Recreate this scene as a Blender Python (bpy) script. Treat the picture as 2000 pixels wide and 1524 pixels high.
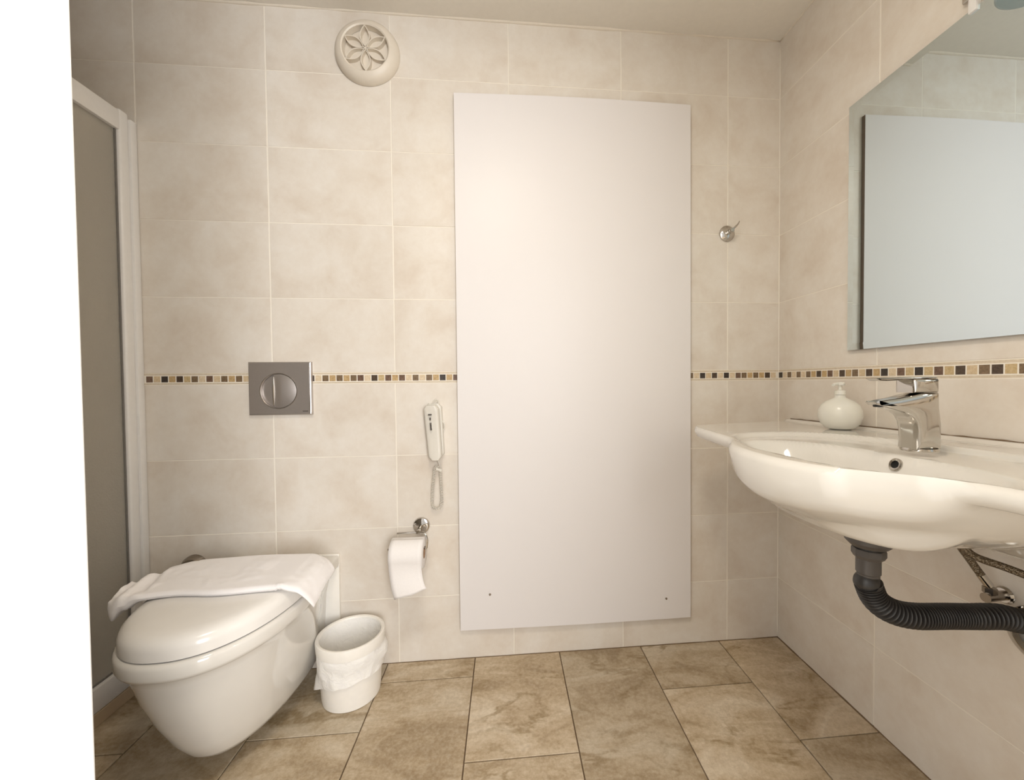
import bpy, bmesh, math, random
from mathutils import Vector, Matrix, noise
random.seed(7)
PI = math.pi
for o in list(bpy.data.objects):
    bpy.data.objects.remove(o)
SC = bpy.context.scene
COL = SC.collection

# ------------------------------------------------------------------ camera
cam_d = bpy.data.cameras.new('camera'); cam = bpy.data.objects.new('camera', cam_d); COL.objects.link(cam)
yaw, pitch, roll = -0.08988, -0.02237, -0.00825
fw = Vector((-math.sin(yaw)*math.cos(pitch), math.cos(yaw)*math.cos(pitch), math.sin(pitch)))
r0 = Vector((math.cos(yaw), math.sin(yaw), 0)); u0 = r0.cross(fw)
rt = math.cos(roll)*r0 + math.sin(roll)*u0
up = -math.sin(roll)*r0 + math.cos(roll)*u0
M = Matrix((rt, up, -fw)).transposed().to_4x4(); M.translation = (1.17755, -1.43516, 0.97915)
cam.matrix_world = M
cam_d.sensor_width = 36; cam_d.lens = 790*36/2000
cam_d.shift_x = (1000-1058.16)/2000; cam_d.shift_y = (764.14-762)/2000
cam_d.clip_start = 0.01
SC.camera = cam

# ------------------------------------------------------------------ light and exposure
w = bpy.data.worlds.new('world'); SC.world = w; w.use_nodes = True
w.node_tree.nodes['Background'].inputs[0].default_value = (1.0, 0.97, 0.93, 1)
w.node_tree.nodes['Background'].inputs[1].default_value = 0.60
def area(name, loc, target, sx, sy, power, col):
    l = bpy.data.lights.new(name, 'AREA'); l.shape = 'RECTANGLE'; l.size = sx; l.size_y = sy
    l.energy = power; l.color = col
    o = bpy.data.objects.new(name, l); COL.objects.link(o); o.location = loc
    o.rotation_euler = (Vector(target)-Vector(loc)).to_track_quat('-Z', 'Y').to_euler()
    return o
area('doorway_daylight', (2.35, -3.15, 1.30), (0.75, 0, 0.85), 1.80, 1.60, 92, (0.97, 0.99, 1.02))
LAMP = (1.12, -1.22)   # flush ceiling lamp, built further down; its light is set here with the other large lights
lamp_light = area('ceiling_lamp_light', (LAMP[0], LAMP[1], 2.178), (LAMP[0], LAMP[1], 0), 0.30, 0.30, 7.6, (1.0, 0.90, 0.76)); lamp_light.data.shape = 'DISK'
SC.view_settings.view_transform = 'Standard'; SC.view_settings.look = 'None'
SC.view_settings.gamma = 1; SC.view_settings.use_curve_mapping = False
SC.view_settings.exposure = 0.58

# ------------------------------------------------------------------ helpers
def obj(name, me, mat=None, parent=None, loc=(0, 0, 0), smooth=False):
    if isinstance(me, bmesh.types.BMesh):
        bm = me; me = bpy.data.meshes.new(name)
        bmesh.ops.recalc_face_normals(bm, faces=bm.faces); bm.to_mesh(me); bm.free()
    o = bpy.data.objects.new(name, me); COL.objects.link(o); o.location = loc
    if mat is not None and not me.materials: me.materials.append(mat)
    if smooth:
        for p in me.polygons: p.use_smooth = True
    if parent is not None: o.parent = parent
    return o
def smooth_by_angle(o, deg=35):
    me = o.data
    for p in me.polygons: p.use_smooth = True
    try: me.set_sharp_from_angle(angle=math.radians(deg))
    except Exception: pass
    return o
def tag(o, label, cat, group=None, kind=None):
    o['label'] = label
    if cat: o['category'] = cat
    if group: o['group'] = group
    if kind: o['kind'] = kind
    return o
def thing(name, label, cat, loc=(0, 0, 0), kind=None):
    o = bpy.data.objects.new(name, None); COL.objects.link(o); o.location = loc; o.empty_display_size = 0.05
    tag(o, label, cat, None, kind); return o
def part(name, bm, mat, parent, smooth=True, deg=35, label=None):
    """mesh built in world coordinates, attached to a parent Empty that may sit elsewhere"""
    o = obj(name, bm, mat, parent)
    p = parent; off = Vector((0, 0, 0))
    while p is not None:
        off += p.location; p = p.parent
    o.data.transform(Matrix.Translation(-off))
    if smooth: smooth_by_angle(o, deg)
    if label: o['label'] = label
    return o
def add_box(bm, x0, x1, y0, y1, z0, z1, bev=0, seg=2):
    r = bmesh.ops.create_cube(bm, size=1)
    vs = r['verts']
    for v in vs:
        v.co = Vector(((x0+x1)/2+v.co.x*(x1-x0), (y0+y1)/2+v.co.y*(y1-y0), (z0+z1)/2+v.co.z*(z1-z0)))
    if bev:
        es = list({e for v in vs for e in v.link_edges})
        bmesh.ops.bevel(bm, geom=es, offset=bev, segments=seg, affect='EDGES', profile=0.5)
    return bm
def box(*a, **k): return add_box(bmesh.new(), *a, **k)
def frame_at(d):
    d = d.normalized(); a = Vector((0, 0, 1)) if abs(d.z) < 0.9 else Vector((1, 0, 0))
    s = d.cross(a).normalized(); return s, s.cross(d).normalized()
def add_loops(bm, rings, cap0=True, cap1=True, closed=True):
    vr = [[bm.verts.new(p) for p in r] for r in rings]
    n = len(vr[0])
    for a, b in zip(vr, vr[1:]):
        for i in range(n if closed else n-1):
            bm.faces.new((a[i], a[(i+1) % n], b[(i+1) % n], b[i]))
    if cap0: bm.faces.new(list(reversed(vr[0])))
    if cap1: bm.faces.new(vr[-1])
    return vr
def add_tube(bm, pts, rad, n=12, cap=True):
    pts = [Vector(p) for p in pts]; rings = []
    s = None
    for i, p in enumerate(pts):
        d = (pts[min(i+1, len(pts)-1)]-pts[max(i-1, 0)]).normalized()
        if s is None: s, t = frame_at(d)
        else:
            s = (s-d*s.dot(d)).normalized(); t = d.cross(s)
        t = d.cross(s)
        r = rad[i] if isinstance(rad, (list, tuple)) else rad
        rings.append([p+s*math.cos(a)*r+t*math.sin(a)*r for a in [2*PI*k/n for k in range(n)]])
    add_loops(bm, rings, cap, cap)
    return bm
def tube(pts, rad, n=12): return add_tube(bmesh.new(), pts, rad, n)
def add_lathe(bm, prof, org, axis='Z', n=32, cap=True):
    """prof: (radius, height) pairs, revolved about an axis through org"""
    org = Vector(org); rings = []
    for r, h in prof:
        ring = []
        for k in range(n):
            a = 2*PI*k/n; c, s = math.cos(a)*max(r, 1e-5), math.sin(a)*max(r, 1e-5)
            ring.append(org+{'Z': Vector((c, s, h)), 'Y': Vector((c, h, s)), 'X': Vector((h, c, s))}[axis])
        rings.append(ring)
    add_loops(bm, rings, cap, cap)
    return bm
def lathe(*a, **k): return add_lathe(bmesh.new(), *a, **k)
def spline(pts, n):
    """Catmull-Rom through points"""
    pts = [Vector(p) for p in pts]; P = [2*pts[0]-pts[1]]+pts+[2*pts[-1]-pts[-2]]; out = []
    seg = len(pts)-1
    for k in range(n+1):
        t = k/n*seg; i = min(int(t), seg-1); t -= i
        a, b, c, d = P[i:i+4]
        out.append(0.5*((2*b)+(c-a)*t+(2*a-5*b+4*c-d)*t*t+(3*b-a-3*c+d)*t**3))
    return out
def lerp_tab(tab, x):
    if x <= tab[0][0]: return tab[0][1]
    for (a, b), (c, d) in zip(tab, tab[1:]):
        if x <= c:
            t = (x-a)/(c-a); t = t*t*(3-2*t)*0.5+t*0.5
            return b+(d-b)*t
    return tab[-1][1]
def sst(a, b, x):
    t = min(1, max(0, (x-a)/(b-a))); return t*t*(3-2*t)

# ------------------------------------------------------------------ materials
def mat(name, col=(0.8, 0.8, 0.8), rough=0.5, metal=0.0, **kw):
    m = bpy.data.materials.new(name); m.use_nodes = True
    b = m.node_tree.nodes['Principled BSDF']
    b.inputs['Base Color'].default_value = (*col, 1); b.inputs['Roughness'].default_value = rough; b.inputs['Metallic'].default_value = metal
    for k, v in kw.items():
        b.inputs[k.replace('_', ' ')].default_value = v
    return m
class NT:
    def __init__(s, m): s.m = m; s.t = m.node_tree; s.b = s.t.nodes['Principled BSDF']
    def n(s, typ, ins=None, **props):
        nd = s.t.nodes.new(typ)
        for k, v in props.items(): setattr(nd, k, v)
        for k, v in (ins or {}).items():
            if hasattr(v, 'is_output') or isinstance(v, bpy.types.NodeSocket): s.t.links.new(v, nd.inputs[k])
            else: nd.inputs[k].default_value = v
        return nd
    def link(s, a, b): s.t.links.new(a, b)
    def coords(s, scale_random=37.0):
        tc = s.n('ShaderNodeTexCoord'); oi = s.n('ShaderNodeObjectInfo')
        mul = s.n('ShaderNodeMath', {0: oi.outputs['Random'], 1: scale_random}, operation='MULTIPLY')
        mul2 = s.n('ShaderNodeMath', {0: oi.outputs['Random'], 1: scale_random*2.7}, operation='MULTIPLY')
        cmb = s.n('ShaderNodeCombineXYZ', {0: mul.outputs[0], 1: mul2.outputs[0], 2: mul.outputs[0]})
        add = s.n('ShaderNodeVectorMath', {0: tc.outputs['Object'], 1: cmb.outputs[0]}, operation='ADD')
        return add.outputs[0], oi.outputs['Random']
    def noise(s, vec, scale, detail=4, rough=0.5, dist=0.0):
        return s.n('ShaderNodeTexNoise', {'Vector': vec, 'Scale': scale, 'Detail': detail, 'Roughness': rough, 'Distortion': dist}).outputs['Fac']
    def ramp(s, fac, stops):
        r = s.n('ShaderNodeValToRGB', {'Fac': fac}); e = r.color_ramp.elements
        while len(e) < len(stops): e.new(0.5)
        for el, (p, c) in zip(e, stops): el.position = p; el.color = (*c, 1)
        return r.outputs[0]
    def mix(s, fac, a, b, mode='MIX'):
        nd = s.n('ShaderNodeMix', data_type='RGBA', blend_type=mode)
        for sock, v in ((nd.inputs['Factor'], fac), (nd.inputs[6], a), (nd.inputs[7], b)):
            if isinstance(v, bpy.types.NodeSocket): s.link(v, sock)
            else: sock.default_value = v if isinstance(v, (int, float)) else (*v, 1)
        return nd.outputs[2]
    def bump(s, h, strength=0.1, dist=0.002):
        nd = s.n('ShaderNodeBump', {'Height': h, 'Strength': strength, 'Distance': dist}); s.link(nd.outputs[0], s.b.inputs['Normal'])
    def base(s, c): s.link(c, s.b.inputs['Base Color'])

def wall_tile_mat():
    m = mat('glazed_cream_tile', rough=0.34); t = NT(m); v, rnd = t.coords()
    big = t.noise(v, 7, 5, 0.55, 0.4); fine = t.noise(v, 42, 4, 0.65)
    c = t.ramp(big, [(0.32, (0.69, 0.605, 0.51)), (0.50, (0.765, 0.70, 0.615)), (0.68, (0.81, 0.76, 0.69))])
    c = t.mix(0.30, c, t.ramp(fine, [(0.3, (0.70, 0.62, 0.53)), (0.7, (0.81, 0.76, 0.685))]))
    spots = t.noise(v, 26, 6, 0.75, 1.5); gate = t.noise(v, 5, 2)
    a = t.ramp(spots, [(0.63, (0, 0, 0)), (0.68, (1, 1, 1))]); g = t.ramp(gate, [(0.52, (0, 0, 0)), (0.62, (0.6, 0.6, 0.6))])
    f = t.mix(1.0, a, g, 'MULTIPLY')
    c = t.mix(f, c, (0.80, 0.74, 0.65))
    tint = t.ramp(rnd, [(0, (0.96, 0.955, 0.95)), (1, (1, 1, 1))])
    t.base(t.mix(1.0, c, tint, 'MULTIPLY'))
    t.bump(t.noise(v, 30, 3, 0.5), 0.10, 0.0015)
    return m
def floor_mat():
    m = mat('travertine_look_floor_tile', rough=0.42); t = NT(m); v, rnd = t.coords(11)
    mp = t.n('ShaderNodeMapping', {'Vector': v, 'Rotation': (0, 0, 0.9), 'Scale': (1.0, 2.2, 1.0)}).outputs[0]
    a = t.noise(mp, 4.0, 8, 0.62, 0.9); b = t.noise(v, 30, 6, 0.7); d = t.noise(mp, 2.2, 5, 0.6, 1.2)
    c = t.ramp(a, [(0.37, (0.27, 0.185, 0.095)), (0.46, (0.43, 0.325, 0.20)), (0.54, (0.57, 0.465, 0.33)), (0.63, (0.72, 0.635, 0.505))])
    c = t.mix(0.33, c, t.ramp(b, [(0.3, (0.34, 0.245, 0.145)), (0.7, (0.62, 0.53, 0.40))]))
    vein = t.n('ShaderNodeTexNoise', {'Vector': mp, 'Scale': 2.6, 'Detail': 5.0, 'Roughness': 0.55, 'Distortion': 0.6}).outputs['Fac']
    k = t.ramp(vein, [(0.470, (0, 0, 0)), (0.497, (0.9, 0.9, 0.9)), (0.507, (0.9, 0.9, 0.9)), (0.535, (0, 0, 0))])
    g = t.ramp(d, [(0.45, (0, 0, 0)), (0.58, (1, 1, 1))])
    c = t.mix(t.mix(1.0, t.mix(1.0, k, g, 'MULTIPLY'), (0.9, 0.9, 0.9), 'MULTIPLY'), c, (0.25, 0.17, 0.075))
    sp = t.noise(v, 95, 5, 0.75); c = t.mix(0.27, c, t.ramp(sp, [(0.36, (0.26, 0.18, 0.09)), (0.5, (0.49, 0.39, 0.26)), (0.64, (0.72, 0.63, 0.50))]))
    tint = t.ramp(rnd, [(0, (0.86, 0.85, 0.83)), (1, (1.10, 1.09, 1.08))])
    t.base(t.mix(1.0, c, tint, 'MULTIPLY'))
    t.bump(t.mix(0.5, a, b), 0.22, 0.002)
    return m
def stone_mat(name, c0, c1, rough=0.4):
    m = mat(name, rough=rough); t = NT(m); v, rnd = t.coords(5)
    n_ = t.noise(v, 160, 5, 0.7, 0.6)
    t.base(t.ramp(n_, [(0.35, c0), (0.65, c1)])); return m
def soft_mat(name, col, rough, bump_scale, bump_s, var=(0.97, 1.02), **kw):
    m = mat(name, col, rough, **kw); t = NT(m); tc = t.n('ShaderNodeTexCoord').outputs['Object']
    nz = t.noise(tc, bump_scale, 4, 0.6)
    t.base(t.ramp(nz, [(0.2, tuple(x*var[0] for x in col)), (0.8, tuple(min(1, x*var[1]) for x in col))]))
    t.bump(nz, bump_s, 0.001); return m

MT = wall_tile_mat(); MF = floor_mat()
GROUT = soft_mat('cream_grout', (0.86, 0.80, 0.70), 0.8, 300, 0.1)
FGROUT = soft_mat('brown_floor_grout', (0.16, 0.105, 0.06), 0.85, 300, 0.1)
CEIL = soft_mat('ceiling_paint', (0.82, 0.77, 0.69), 0.7, 60, 0.05)
PAINT = soft_mat('white_wall_paint', (0.80, 0.77, 0.72), 0.6, 60, 0.05)
DOORW = soft_mat('white_door_lacquer', (0.90, 0.90, 0.885), 0.4, 40, 0.02)
BOARD = soft_mat('white_laminate', (0.79, 0.755, 0.74), 0.40, 3, 0.004, var=(0.995, 1.005), Specular_IOR_Level=0.32)
BOARDEDGE = soft_mat('raw_board_edge', (0.235, 0.175, 0.135), 0.8, 300, 0.2)
CERAM = soft_mat('white_ceramic', (0.76, 0.73, 0.675), 0.10, 8, 0.004, Coat_Weight=0.5, Coat_Roughness=0.04)
LIDM = soft_mat('white_toilet_plastic', (0.83, 0.80, 0.755), 0.20, 12, 0.006)
WPLAST = soft_mat('white_bin_plastic', (0.90, 0.86, 0.79), 0.38, 60, 0.02, Subsurface_Weight=0.1, Subsurface_Radius=(0.02, 0.02, 0.015))
ALU = soft_mat('white_powder_coated_aluminium', (0.80, 0.775, 0.745), 0.32, 60, 0.01)
CHROME = soft_mat('chrome', (0.56, 0.53, 0.49), 0.10, 12, 0.004, Metallic=1.0)
DCHROME = soft_mat('dull_dark_chrome', (0.34, 0.30, 0.255), 0.25, 40, 0.02, Metallic=1.0)
SATIN = soft_mat('satin_chrome_plate', (0.50, 0.455, 0.425), 0.36, 200, 0.01, Metallic=0.75)
GREYP = soft_mat('dark_grey_pipe_plastic', (0.030, 0.027, 0.025), 0.36, 120, 0.04)
GREYP2 = soft_mat('grey_drain_plastic', (0.085, 0.075, 0.068), 0.42, 120, 0.03)
BLACK = soft_mat('black_plastic', (0.012, 0.011, 0.010), 0.5, 90, 0.02)
INK = soft_mat('dark_grey_print', (0.06, 0.048, 0.04), 0.6, 90, 0.01)
PHONE = soft_mat('ivory_phone_plastic', (0.70, 0.66, 0.585), 0.35, 90, 0.01)
PAPER = soft_mat('white_tissue_paper', (0.88, 0.84, 0.81), 0.9, 220, 0.25)
CARD = soft_mat('brown_cardboard', (0.40, 0.25, 0.15), 0.9, 200, 0.2)
VENTM = soft_mat('cream_vent_plastic', (0.74, 0.665, 0.56), 0.42, 60, 0.02)
RUBBER_GAPSHADE = soft_mat('seal_rubber_and_gap_shade', (0.18, 0.165, 0.15), 0.6, 60, 0.02)  # glazing seals, and the painted shade between toilet lid and bowl
CAULK = soft_mat('cream_plaster_bead', (0.76, 0.68, 0.57), 0.7, 80, 0.2)
MOLD = soft_mat('dirty_sealant', (0.17, 0.11, 0.06), 0.8, 120, 0.2)
KERB = soft_mat('tan_kerb_tile', (0.50, 0.38, 0.25), 0.5, 40, 0.1)
TRAVB = stone_mat('border_travertine', (0.60, 0.50, 0.37), (0.70, 0.61, 0.48), 0.5)
MOS_D = [stone_mat('mosaic_dark_a', (0.045, 0.028, 0.018), (0.10, 0.065, 0.04)), stone_mat('mosaic_dark_b', (0.10, 0.055, 0.035), (0.21, 0.13, 0.085)),
         stone_mat('mosaic_dark_c', (0.02, 0.015, 0.012), (0.055, 0.04, 0.03)), stone_mat('mosaic_dark_d', (0.13, 0.085, 0.045), (0.25, 0.17, 0.10))]
MOS_L = [stone_mat('mosaic_light_a', (0.46, 0.33, 0.16), (0.62, 0.48, 0.28)), stone_mat('mosaic_light_b', (0.56, 0.42, 0.25), (0.70, 0.56, 0.38)),
         stone_mat('mosaic_light_c', (0.60, 0.47, 0.31), (0.76, 0.63, 0.46)), stone_mat('mosaic_light_d', (0.42, 0.27, 0.12), (0.58, 0.42, 0.22))]
MIRROR = mat('mirror_silver', (0.74, 0.84, 0.89), 0.012, 1.0)
def towel_mat():
    m = mat('white_terry', (0.90, 0.865, 0.85), 0.95, Sheen_Weight=0.25); t = NT(m); tc = t.n('ShaderNodeTexCoord').outputs['Object']
    a = t.noise(tc, 700, 3, 0.7); b = t.noise(tc, 60, 3); t.bump(t.mix(0.4, a, b), 0.45, 0.002); return m
TOWEL = towel_mat()
def glass_mat():
    m = mat('obscured_shower_glass', (0.84, 0.80, 0.72), 0.42, Transmission_Weight=0.72, IOR=1.3); t = NT(m); tc = t.n('ShaderNodeTexCoord').outputs['Object']
    a = t.noise(tc, 170, 4, 0.6, 0.5); t.bump(a, 0.55, 0.003); return m
SGLASS = glass_mat()
FROST = mat('frosted_blue_glass', (0.62, 0.72, 0.72), 0.35, Transmission_Weight=0.5, IOR=1.4)
def bag_mat():
    m = mat('translucent_bag_film', (0.93, 0.90, 0.85), 0.40, Alpha=1.0, Transmission_Weight=0.06, IOR=1.1, Subsurface_Weight=0.25, Subsurface_Radius=(0.03, 0.03, 0.025)); t = NT(m)
    tc = t.n('ShaderNodeTexCoord').outputs['Object']; t.bump(t.noise(tc, 38, 4, 0.55, 1.5), 0.42, 0.006); return m
BAG = bag_mat()
def soap_mat():
    m = mat('milky_soap_bottle', (0.86, 0.84, 0.76), 0.25, Subsurface_Weight=0.4, Subsurface_Radius=(0.03, 0.03, 0.025), Transmission_Weight=0.12); return m
SOAP = soap_mat()
def braid_mat():
    m = mat('braided_steel', (0.36, 0.30, 0.225), 0.32, 1.0); t = NT(m); tc = t.n('ShaderNodeTexCoord').outputs['Object']
    k = t.n('ShaderNodeTexVoronoi', {'Vector': tc, 'Scale': 420.0}).outputs['Distance']; t.bump(k, 0.7, 0.002)
    t.base(t.ramp(k, [(0.0, (0.42, 0.36, 0.27)), (0.6, (0.16, 0.125, 0.085))])); return m
BRAID = braid_mat()

# ------------------------------------------------------------------ room shell
XR, XL, YF, ZC = 2.2015, -0.90, -1.80, 2.229
ZROW = [0.0, 0.2295, 0.4795, 0.7295, 0.9795, None, 1.018, 1.268, 1.518, 1.768, 2.018, ZC]
ROWS = [(0.0, .2295), (.2295, .4795), (.4795, .7295), (.7295, .9795), (1.018, 1.268), (1.268, 1.518), (1.518, 1.768), (1.768, 2.018), (2.018, ZC)]
def struct(name, bm, m, label, cat='wall'):
    o = obj(name, bm, m); tag(o, label, cat, kind='structure'); return o
wb = struct('wall_back', box(XL-0.1, XR+0.1, 0.0008, 0.11, -0.02, ZC+0.1), GROUT, 'cream tiled back wall with mosaic border behind the toilet')
wr = struct('wall_right', box(XR+0.0008, XR+0.11, YF-0.1, 0.0008, -0.02, ZC+0.1), GROUT, 'cream tiled right wall carrying the mirror and washbasin')
wl = struct('wall_left', box(XL-0.11, XL-0.0008, YF-0.1, 0.0008, -0.02, ZC+0.1), GROUT, 'cream tiled left wall inside the shower')
fl = struct('floor', box(XL-0.1, XR+0.1, YF-1.4, 0.1, -0.08, -0.0045), FGROUT, 'beige stone-look tiled bathroom floor', 'floor')
ce = struct('ceiling', box(XL-0.1, XR+0.1, YF-0.1, 0.1, ZC, ZC+0.1), CEIL, 'plain off-white painted ceiling', 'ceiling')
DX0, DX1, DZ = 0.66, 1.69, 2.10
bm = bmesh.new()
add_box(bm, XL-0.1, DX0, YF-0.1, YF, -0.02, ZC+0.1); add_box(bm, DX1, XR+0.1, YF-0.1, YF, -0.02, ZC+0.1); add_box(bm, DX0, DX1, YF-0.1, YF, DZ, ZC+0.1)
struct('wall_front', bm, PAINT, 'white painted wall with the doorway behind the camera')

TILE_CACHE = {}
def tile_mesh(key_axis, a, b, th=0.008, bev=0.0009):
    """thin slab in local coords; a,b face size; axis of the outward normal: 'y' (-Y), 'x' (-X), 'X' (+X), 'z' (+Z)"""
    k = (key_axis, round(a, 4), round(b, 4), th)
    if k in TILE_CACHE: return TILE_CACHE[k]
    ha, hb = a/2, b/2; ia, ib = ha-bev, hb-bev
    pts = [(-ha, -hb, 0), (ha, -hb, 0), (ha, hb, 0), (-ha, hb, 0), (-ha, -hb, th-bev), (ha, -hb, th-bev), (ha, hb, th-bev), (-ha, hb, th-bev),
           (-ia, -ib, th), (ia, -ib, th), (ia, ib, th), (-ia, ib, th)]
    f = [(0, 1, 5, 4), (1, 2, 6, 5), (2, 3, 7, 6), (3, 0, 4, 7), (4, 5, 9, 8), (5, 6, 10, 9), (6, 7, 11, 10), (7, 4, 8, 11), (8, 9, 10, 11), (3, 2, 1, 0)]
    mp = {'y': lambda p: (p[0], -p[2], p[1]), 'x': lambda p: (-p[2], -p[0], p[1]), 'X': lambda p: (p[2], p[0], p[1]), 'z': lambda p: p}[key_axis]
    me = bpy.data.meshes.new('tile'); me.from_pydata([mp(p) for p in pts], [], f); me.update()
    TILE_CACHE[k] = me; return me
def add_tile(parent, axis, c, a, b, m, name='tile', th=0.008, bev=0.0009):
    me = tile_mesh(axis, a, b, th, bev)
    if me.materials and me.materials[0] != m:
        me = me.copy(); me.materials.clear()
    if not me.materials: me.materials.append(m)
    o = bpy.data.objects.new(name, me); COL.objects.link(o); o.location = c; o.parent = parent
    return o
GV, GH = 0.0032, 0.0022
def jit(): return random.uniform(-0.0004, 0.0004)
# back wall tiles (grid from the left: joints every 0.4 m)
xs = [XL, -0.8, -0.4, 0.0, 0.4, 0.8, 1.2, 1.6, 2.0, XR]
for x0, x1 in zip(xs, xs[1:]):
    for z0, z1 in ROWS:
        add_tile(wb, 'y', ((x0+x1)/2, 0.008+jit(), (z0+z1)/2), x1-x0-GV, z1-z0-GH, MT)
ys = [0, -0.4035, -0.8035, -1.2035, -1.6035, YF]
for y0, y1 in zip(ys, ys[1:]):
    for z0, z1 in ROWS:
        add_tile(wr, 'x', (XR+0.008+jit(), (y0+y1)/2, (z0+z1)/2), y0-y1-GV, z1-z0-GH, MT)
        add_tile(wl, 'X', (XL-0.008+jit(), (y0+y1)/2, (z0+z1)/2), y0-y1-GV, z1-z0-GH, MT)
# mosaic border: travertine strip with small proud squares
BZ0, BZ1 = 0.9795, 1.018; BC = (BZ0+BZ1)/2-0.0005; SQ = 0.0203; PIT = 0.0230
bb = obj('mosaic_border', box(XL, XR, 0.0002, 0.0075, BZ0+0.001, BZ1-0.001), TRAVB, wb)
br = obj('mosaic_border', box(XR+0.0002, XR+0.0075, YF, 0, BZ0+0.001, BZ1-0.001), TRAVB, wr)
slot_b = obj('mosaic_joint_line', box(XL, XR, -0.0001, 0.0025, BC-SQ/2-0.0025, BC+SQ/2+0.0025), GROUT, bb)
slot_r = obj('mosaic_joint_line', box(XR-0.0001, XR+0.0025, YF, 0, BC-SQ/2-0.0025, BC+SQ/2+0.0025), GROUT, br)
rg = random.Random(3)
def mosaic_seq(n):
    out = []; dark = True
    for i in range(n):
        if i % 15 == 14: dark = True
        out.append(rg.choice(MOS_D if dark else MOS_L)); dark = not dark
        if i % 15 == 14: dark = False
    return out
x = 0.0075; seq = mosaic_seq(110); i = 0
while x+SQ < XR:
    if not (1.02 < x < 1.82) and not (0.345 < x < 0.50):
        add_tile(bb, 'y', (x+SQ/2, 0.0012, BC+rg.uniform(-.0003, .0003)), SQ, SQ, seq[i], 'mosaic_square', 0.002, 0.0008)
    x += PIT; i += 1
y = -0.0015; seq = mosaic_seq(110); i = 0
while y-SQ > -1.15:
    add_tile(br, 'x', (XR+0.0012, y-SQ/2, BC+rg.uniform(-.0003, .0003)), SQ, SQ, seq[i], 'mosaic_square', 0.002, 0.0008)
    y -= PIT; i += 1
# floor tiles 0.30 x 0.60, staggered
FP, FX0 = 0.3018, 0.7595
offs = {-6: .4, -5: .15, -4: .45, -3: .284, -2: .52, -1: .278, 0: .0927, 1: .400, 2: .56, 3: .2098, 4: .423}
for i, off in offs.items():
    xa = max(FX0+i*FP, XL); xb = min(FX0+(i+1)*FP, XR)
    if xb-xa < 0.02: continue
    yy = [0.0]; t_ = off
    while t_ < -YF+1.3: yy.append(-t_); t_ += 0.60
    yy.append(YF-1.3)
    for a, b in zip(yy, yy[1:]):
        add_tile(fl, 'z', ((xa+xb)/2, (a+b)/2, -0.008+jit()), xb-xa-0.0032, a-b-0.0032, MF, 'tile')
# uneven plaster bead where the ceiling meets the walls, dark line of old sealant at the floor
def bead(p0, p1, r, m, name, label, amp, n=60):
    p0, p1 = Vector(p0), Vector(p1); pts = [p0.lerp(p1, k/n) for k in range(n+1)]
    rr = [r*(1+amp*noise.noise(p*16)) for p in pts]
    o = obj(name, tube(pts, rr, 6), m, smooth=True); tag(o, label, 'trim', kind='structure'); return o
bead((XL, 0.0, ZC), (XR, 0.0, ZC), 0.005, CAULK, 'trim_1', 'uneven plaster bead along the back wall and ceiling', 0.9)
bead((XR, 0, ZC), (XR, YF, ZC), 0.0045, CAULK, 'trim_2', 'uneven plaster bead along the right wall and ceiling', 0.9)
bead((XR, -0.001, 0.0), (XR, YF, 0.0), 0.0032, MOLD, 'trim_3', 'brown stained sealant along the foot of the right wall', 0.8)
bead((0.0, 0.0, -0.001), (XR, 0.0, -0.001), 0.0026, MOLD, 'trim_4', 'brown stained sealant along the foot of the back wall', 0.8)
bead((XR+0.001, 0.001, 0.0), (XR+0.001, 0.001, ZC), 0.0028, GROUT, 'trim_5', 'pale grout line up the corner beside the washbasin', 0.3)

# door leaf standing open at the left edge
d = thing('door_1', 'white lacquered door leaf standing open at the left edge', 'door', (0.679, -1.76, 0.0), 'structure')
bm = box(-0.04, 0.0, 0.0, 0.785, 0.008, 2.03, bev=0.002)
leaf = obj('door_leaf', bm, DOORW, d)
bm = bmesh.new(); add_lathe(bm, [(0.0, 0), (0.026, 0), (0.026, 0.008), (0.0, 0.009)], (0.0, 0.70, 1.02), 'X', 24)
add_tube(bm, [(0.0, 0.70, 1.02), (0.05, 0.70, 1.02), (0.05, 0.58, 1.02)], 0.009, 10)
d.rotation_euler = (0, 0, math.atan2(-(0.7655-0.70), 0.78))

# flush ceiling lamp above the middle of the room (out of the picture)
s = thing('ceiling_lamp', 'round flush ceiling lamp with white diffuser over the middle of the room', 'lamp', (LAMP[0], LAMP[1], 2.229))
part('base_ring', lathe([(0.15, 2.2285), (0.165, 2.2285), (0.168, 2.190), (0.160, 2.183), (0.152, 2.186)], (LAMP[0], LAMP[1], 0), 'Z', 48, cap=False), ALU, s)
part('diffuser', lathe([(0.0, 2.184), (0.152, 2.186), (0.150, 2.200), (0.0, 2.201)], (LAMP[0], LAMP[1], 0), 'Z', 48), LIDM, s)

# kerb below the shower screen
kb = obj('trim_6', box(-0.075, 0.002, -1.15, -0.001, 0.0, 0.038, bev=0.002), KERB); tag(kb, 'tan tiled kerb under the shower screen', 'kerb', kind='structure')

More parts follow.
